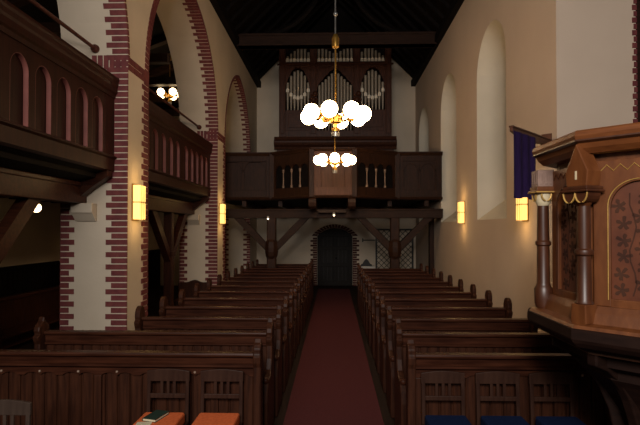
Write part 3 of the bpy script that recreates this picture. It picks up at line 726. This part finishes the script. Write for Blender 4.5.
# faces: k-th face normal angle k*45 deg
for k in (3,4,5,6):
    a=k*PI/4
    # local: x along face, -y outward
    R=Matrix.Translation((PC.x+AB*math.cos(a),PC.y+AB*math.sin(a),0))@Matrix.Rotation(a+PI/2,4,'Z')
    hw=AB*math.tan(PI/8)
    m=MB(R); w=.160
    P=[(-hw+.01,2.55),(-hw+.01,1.7),(-w,1.7),(-w,1.76),(-w,2.27)]+[(x,z) for x,z in arch_pts(w,2.27,w*.95,10)][1:-1]+[(w,2.27),(w,1.7),(hw-.01,1.7),(hw-.01,2.55)]
    m.prism(P,'y',-.018,.022); m.box(-w-.002,w+.002,-.018,.022,1.69,1.745); m.build('panel_frame',M['pulpit'],t,bevel=.004)
    m=MB(R); P=[(-w,1.74),(w,1.74),(w,2.27)]+[(x,z) for x,z in arch_pts(w,2.27,w*.95,10)][::-1][1:-1]+[(-w,2.27)]
    m.prism(P,'y',.004,.018); pf=m.build('inlaid_panel',M['panel_field'] ,t)
    # gilt bead along the opening
    m=MB(R); pts=[(-w-.012,-.022,1.74)]+[(x*1.07,-.022,z+.012) for x,z in arch_pts(w,2.27,w*.95,14)]+[(w+.012,-.022,1.74)]
    m.tube(pts,.003,6); m.build('arch_bead',M['gold'] if k>4 else M['pulpit_dark'],t,smooth=True)
    # gilt zigzag
    if k>4:
     m=MB(R); m.box(-hw-.02,hw+.02,-.034,-.018,2.592,2.602); m.build('gilt_fillet',M['gold'],t)
    m=MB(R); nz=12
    pts=[(-hw+.05+i*(2*hw-.10)/nz,-.02,2.505+(.018 if i%2 else -.018)) for i in range(nz+1)]
    m.tube(pts,.0032,4); m.build('zigzag_moulding',M['gold'] if k>4 else M['pulpit_dark'],t)
    # leaf inlay
    m=MB(R); random.seed(11+k)
    for zz in range(6):
        for s in (-1,0,1):
            cx=s*.105+random.uniform(-.015,.015); cz=1.80+zz*.095+(.045 if s==0 else 0)+random.uniform(-.01,.01)
            if abs(cx)>.12 and cz>2.32: continue
            if cz>2.36: continue
            ph=random.uniform(0,2*PI); P=[]
            for q in range(28):
                u=q/28*2*PI; rr=.03+.021*math.cos(5*u)*(.75+.25*math.cos(u))-.006*math.cos(10*u)
                P.append((cx+rr*math.cos(ph+u),cz+rr*math.sin(ph+u)))
            m.prism(P,'y',.0015,.005)
    for s in (-.055,.055):
        for q in range(9):
            m.obox((s+.018*math.sin(q*1.3),.0015,1.77+q*.065),(.007,0,0),(0,.003,0),(.018*(math.sin((q+1)*1.3)-math.sin(q*1.3)),0,.065))
    m.build('leaf_inlay',M['inlay'],pf)
for k in (2,4,5,6):                                       # corner columns
    a=PI/8+k*PI/4; r=RC+.005; x,y=PC.x+r*math.cos(a),PC.y+r*math.sin(a)
    m=MB()
    m.lathe([(.0,1.60),(.012,1.62),(.046,1.70),(.052,1.715),(.041,1.735),(.038,1.99),(.05,2.0),(.052,2.012),(.05,2.025),(.038,2.035),(.036,2.29)],(x,y,0),14); c=m.build('column',M['pulpit_dark'],t,smooth=True)
    m=MB(); m.lathe([(.036,2.285),(.05,2.31),(.066,2.35),(.07,2.365)],(x,y,0),12); m.build('capital',M['pulpit'],c,smooth=True)
    R=Matrix.Translation((x,y,0))@Matrix.Rotation(a+PI/2,4,'Z')
    m=MB(R); pts=[(s*.042+.042*math.cos(q),-.068,2.362+.06*math.sin(q)) for s in (-1,1) for q in [PI+i*PI/8 for i in range(9)]]
    m.tube(pts,.005,6); m.build('gilt_trefoil',M['gold'],c,smooth=True)
    m=MB(R)
    for s in (-1,1): m.prism([(s*.042+.041*math.cos(q),2.364+.058*math.sin(q)) for q in [PI+i*PI/8 for i in range(9)]],'y',-.066,.04)
    m.build('cushion_capital',M['pulpit_dark'],c)
    m=MB(R); m.box(-.098,.098,-.085,.06,2.365,2.38); m.box(-.086,.086,-.075,.06,2.38,2.40); m.build('abacus',M['pulpit_dark'],c,bevel=.005)
    m=MB(R); m.prism([(-.07,2.40),(.07,2.40),(.08,2.485),(0,2.65),(-.08,2.485)],'y',-.058,.05); m.build('gable_block',M['pulpit'],c,bevel=.005)
    m=MB(R); m.box(-.006,.006,-.061,-.057,2.44,2.49); m.build('gable_slot',M['gold_pale'],c)
    m=MB(R); m.prism([(-.05,1.71),(.05,1.71),(.055,1.60),(.0,1.55),(-.055,1.60)],'y',-.05,.05); m.build('plinth',M['pulpit'],c,bevel=.006)

# left corner: slimmer column with a carved block instead of a gable
ca=PI/8+3*PI/4; nx,ny=PC.x+(RC+.005)*math.cos(ca),PC.y+(RC+.005)*math.sin(ca)
m=MB(); m.lathe([(.05,1.60),(.06,1.63),(.062,1.73),(.05,1.75),(.043,1.77),(.041,2.03),(.053,2.04),(.053,2.06),(.041,2.07),(.038,2.32)],(nx,ny,0),14); c=m.build('column',M['pulpit_dark'],t,smooth=True)
m=MB(); m.lathe([(.036,2.31),(.05,2.335),(.058,2.375),(.058,2.40)],(nx,ny,0),14); m.build('capital',M['gold_pale'],c,smooth=True)
for q0 in range(4):
    m=MB(Matrix.Translation((nx,ny,0))@Matrix.Rotation(q0*PI/2,4,'Z'))
    m.tube([(.034*math.cos(q),-.06,2.395+.05*math.sin(q)) for q in [PI+i*PI/8 for i in range(9)]],.006,6)
    m.build('gilt_trefoil',M['gold'],c,smooth=True)
m=MB(); m.box(nx-.075,nx+.075,ny-.075,ny+.075,2.40,2.42); m.box(nx-.066,nx+.066,ny-.066,ny+.066,2.42,2.445); m.build('abacus',M['pulpit'],c,bevel=.003)
m=MB(); m.box(nx-.077,nx+.077,ny-.077,ny+.077,2.404,2.412); m.build('gilt_fillet',M['gold'],c)
m=MB(); m.box(nx-.058,nx+.058,ny-.058,ny+.058,2.445,2.56)
for i in range(3): m.box(nx-.061,nx+.061,ny-.045+i*.035,ny-.025+i*.035,2.46,2.545); m.box(nx-.045+i*.035,nx-.025+i*.035,ny-.061,ny+.061,2.46,2.545)
m.build('carved_block',M['stone'],c,bevel=.004)

# ------------------------------------------------------------------ chairs before the front pews
def make_chair(label, wood, cushion, grp):
    t=thing('chair',label,'chair',(0,0,0),grp,local=True)
    w=.17
    for s in (-1,1):
        m=MB(); m.hexa([(s*w-.018,.0,0),(s*w+.018,.0,0),(s*w+.018,.035,0),(s*w-.018,.035,0),(s*w-.016,.05,.87),(s*w+.016,.05,.87),(s*w+.016,.075,.87),(s*w-.016,.075,.87)]); m.build('back_post',wood,t,bevel=.006)
        m=MB(); m.box(s*w-.018,s*w+.018,-.37,-.335,0,.43); m.build('leg',wood,t,bevel=.006)
    m=MB(); P=[(-w-.02,.81)]+[(-w-.02+(2*w+.04)*i/12,.90+.02*math.sin(i/12*PI)) for i in range(13)]+[(w+.02,.81)]
    m.prism(P,'y',.048,.074); m.build('top_rail',wood,t,bevel=.005)
    m=MB(); m.box(-w,w,.042,.060,.665,.705); m.build('mid_rail',wood,t,bevel=.004)
    for x in (-.055,0,.055):
        m=MB(); m.box(x-.012,x+.012,.05,.062,.70,.82); m.build('slat',wood,t)
    m=MB(); m.box(-w-.02,w+.02,-.38,.03,.44,.47); m.build('seat',wood,t,bevel=.006)
    for y in (-.35,.02):
        m=MB(); m.box(-w,w,y-.01,y+.01,.2,.23); m.build('stretcher',wood,t)
    if cushion:
        m=MB(); m.box(-w-.005,w+.005,-.38,-.02,.47,.57); m.build('cushion',cushion,t,bevel=.018)
    return t
ch=make_chair('orange cushioned wooden chair with nothing on it, nearest the aisle carpet',M['chairwood'],M['orange'],'orange cushioned chairs'); ch.location=(-.985,4.33,0)
c2=dup(ch,(-1.46,4.33,0),0,'orange cushioned wooden chair with green book lying on its seat')
ch=make_chair('blue cushioned wooden chair nearest the red carpet',M['chairwood'],M['blue'],'blue cushioned chairs'); ch.location=(.945,4.33,0)
dup(ch,(1.415,4.33,0),0,'blue cushioned wooden chair, middle of the three on the right')
dup(ch,(1.875,4.33,0),0,'blue cushioned wooden chair nearest the pulpit')
ch=make_chair('grey worn wooden chair at the left edge before the panelled front',M['chairpale'],None,'g'); del ch['group']; ch.location=(-2.37,3.50,0)

# things on the orange seat
m=MB(Matrix.Translation((-1.49,4.17,.572))@Matrix.Rotation(-.25,4,'Z')); m.box(-.06,.06,-.10,.10,0,.004); m.box(-.058,.056,-.097,.097,.004,.02,1); m.box(-.06,.06,-.10,.10,.02,.024); m.box(-.063,-.058,-.10,.10,0,.024)
tag(m.build('book',[M['green'],M['paper']]),'dark green book lying on the left orange chair cushion','book')
m=MB(Matrix.Translation((-1.51,4.03,.572))@Matrix.Rotation(.1,4,'Z'))
m.box(-.09,.03,-.05,.04,0,.003); tag(m.build('paper_sheet',M['paper']),'small cream paper in front of the green book on orange seat','paper')

# ------------------------------------------------------------------ by the back wall
t=thing('lattice_gate','diamond lattice iron gate against the back wall behind the right timber post','gate',(2.27,YB-.03,0))
m=MB(); x0,x1,zt=1.56,2.98,2.16
m.box(x0,x0+.06,YB-.06,YB-.005,0,zt); m.box(x1-.06,x1,YB-.06,YB-.005,0,zt); m.box(x0,x1,YB-.06,YB-.005,zt-.06,zt); m.box((x0+x1)/2-.03,(x0+x1)/2+.03,YB-.06,YB-.005,0,zt); m.box(x0,x1,YB-.06,YB-.005,0,.08)
m.build('gate_frame',M['iron'],t)
m=MB(); s=.2; W=x1-x0; Hh=zt
k=-Hh
while k<W:
    for sg in (1,-1):
        pts=[]
        for zz in (0.05,zt-.05):
            pts.append((k+zz,zz) if sg>0 else (k+Hh-zz,zz))
        (a0,z0),(a1,z1)=pts
        # clip to the frame
        def clip(a0,z0,a1,z1):
            if a0>a1: a0,z0,a1,z1=a1,z1,a0,z0
            if a1<=.03 or a0>=W-.03: return None
            if a0<.03: z0+= (z1-z0)*(.03-a0)/(a1-a0); a0=.03
            if a1>W-.03: z1=z0+(z1-z0)*(W-.03-a0)/(a1-a0); a1=W-.03
            return a0,z0,a1,z1
        r=clip(a0,z0,a1,z1)
        if r and abs(r[2]-r[0])>.02: m.tube([(x0+r[0],YB-.03,r[1]),(x0+r[2],YB-.03,r[3])],.012,5)
    k+=s
m.build('lattice',M['iron'],t)
t=thing('iron_arm','short horizontal iron arm on the back wall left of the lattice gate','bracket',(1.3,YB-.05,1.73))
m=MB(); m.box(1.06,1.55,YB-.06,YB-.03,1.71,1.75); m.build('bar',M['iron'],t)
m=MB(); m.box(1.06,1.1,YB-.07,YB-.002,1.66,1.8); m.build('wall_plate',M['iron'],t)
t=thing('side_table','small table under a white cloth right of the arched door','table',(1.2,18.55,0))
m=MB(); m.box(.98,1.48,18.42,18.8,.74,.77); m.box(.96,1.5,18.40,18.82,.77,.778); m.box(.96,1.5,18.39,18.40,.66,.778); m.build('table_cloth',M['whitecloth'],t)
for x in (1.0,1.42):
    for y in (18.44,18.74):
        m=MB(); m.box(x,x+.04,y,y+.04,0,.74); m.build('leg',M['wood_v'],t)
m=MB(); m.prism([(1.0,.78),(1.4,.78),(1.4,.84),(1.34,.86),(1.27,.98),(1.2,1.04),(1.13,.98),(1.06,.86),(1.0,.84)],'y',18.5,18.68)
tag(m.build('gabled_box',M['iron'],bevel=.008),'small dark peaked box standing on the white clothed table','box')

# ------------------------------------------------------------------ lights, world, camera
def area(name,loc,target,size,energy,col):
    l=bpy.data.lights.new(name,'AREA'); l.energy=energy; l.size=size; l.color=col
    o=bpy.data.objects.new(name,l); C.objects.link(o); o.location=loc
    o.rotation_euler=(Vector(target)-Vector(loc)).to_track_quat('-Z','Y').to_euler(); return o
area('far_fill',(-1.0,-7,6.6),(.3,9,3.8),4.0,900,(1,.95,.89))  # added broad fill far behind the camera, not a lamp of the church
area('near_fill',(-.2,-1.2,3.9),(.5,9,3.2),.5,125,(1,.95,.89))  # added fill above the camera, standing in for its flash
w=bpy.data.worlds.new('world'); S.world=w; w.use_nodes=True
w.node_tree.nodes['Background'].inputs['Color'].default_value=(1,.85,.7,1); w.node_tree.nodes['Background'].inputs['Strength'].default_value=.004

cam=bpy.data.cameras.new('camera'); co=bpy.data.objects.new('camera',cam); C.objects.link(co); S.camera=co
cam.sensor_width=36; cam.lens=28.125; cam.clip_start=.05; cam.clip_end=100
YAW=math.atan(14/500); PITCH=math.atan(7/500); cam.shift_y=9.5/640; ROLL=math.radians(0.0)
co.location=(0,0,EYE)
co.rotation_euler=(Matrix.Rotation(YAW,3,'Z')@Matrix.Rotation(PI/2+PITCH,3,'X')@Matrix.Rotation(ROLL,3,'Z')).to_euler()
for o in S.objects:
    if '_local' in o: del o['_local']
S.view_settings.view_transform='Standard'; S.view_settings.look='None'; S.view_settings.exposure=0; S.view_settings.gamma=1
S.view_settings.use_curve_mapping=False
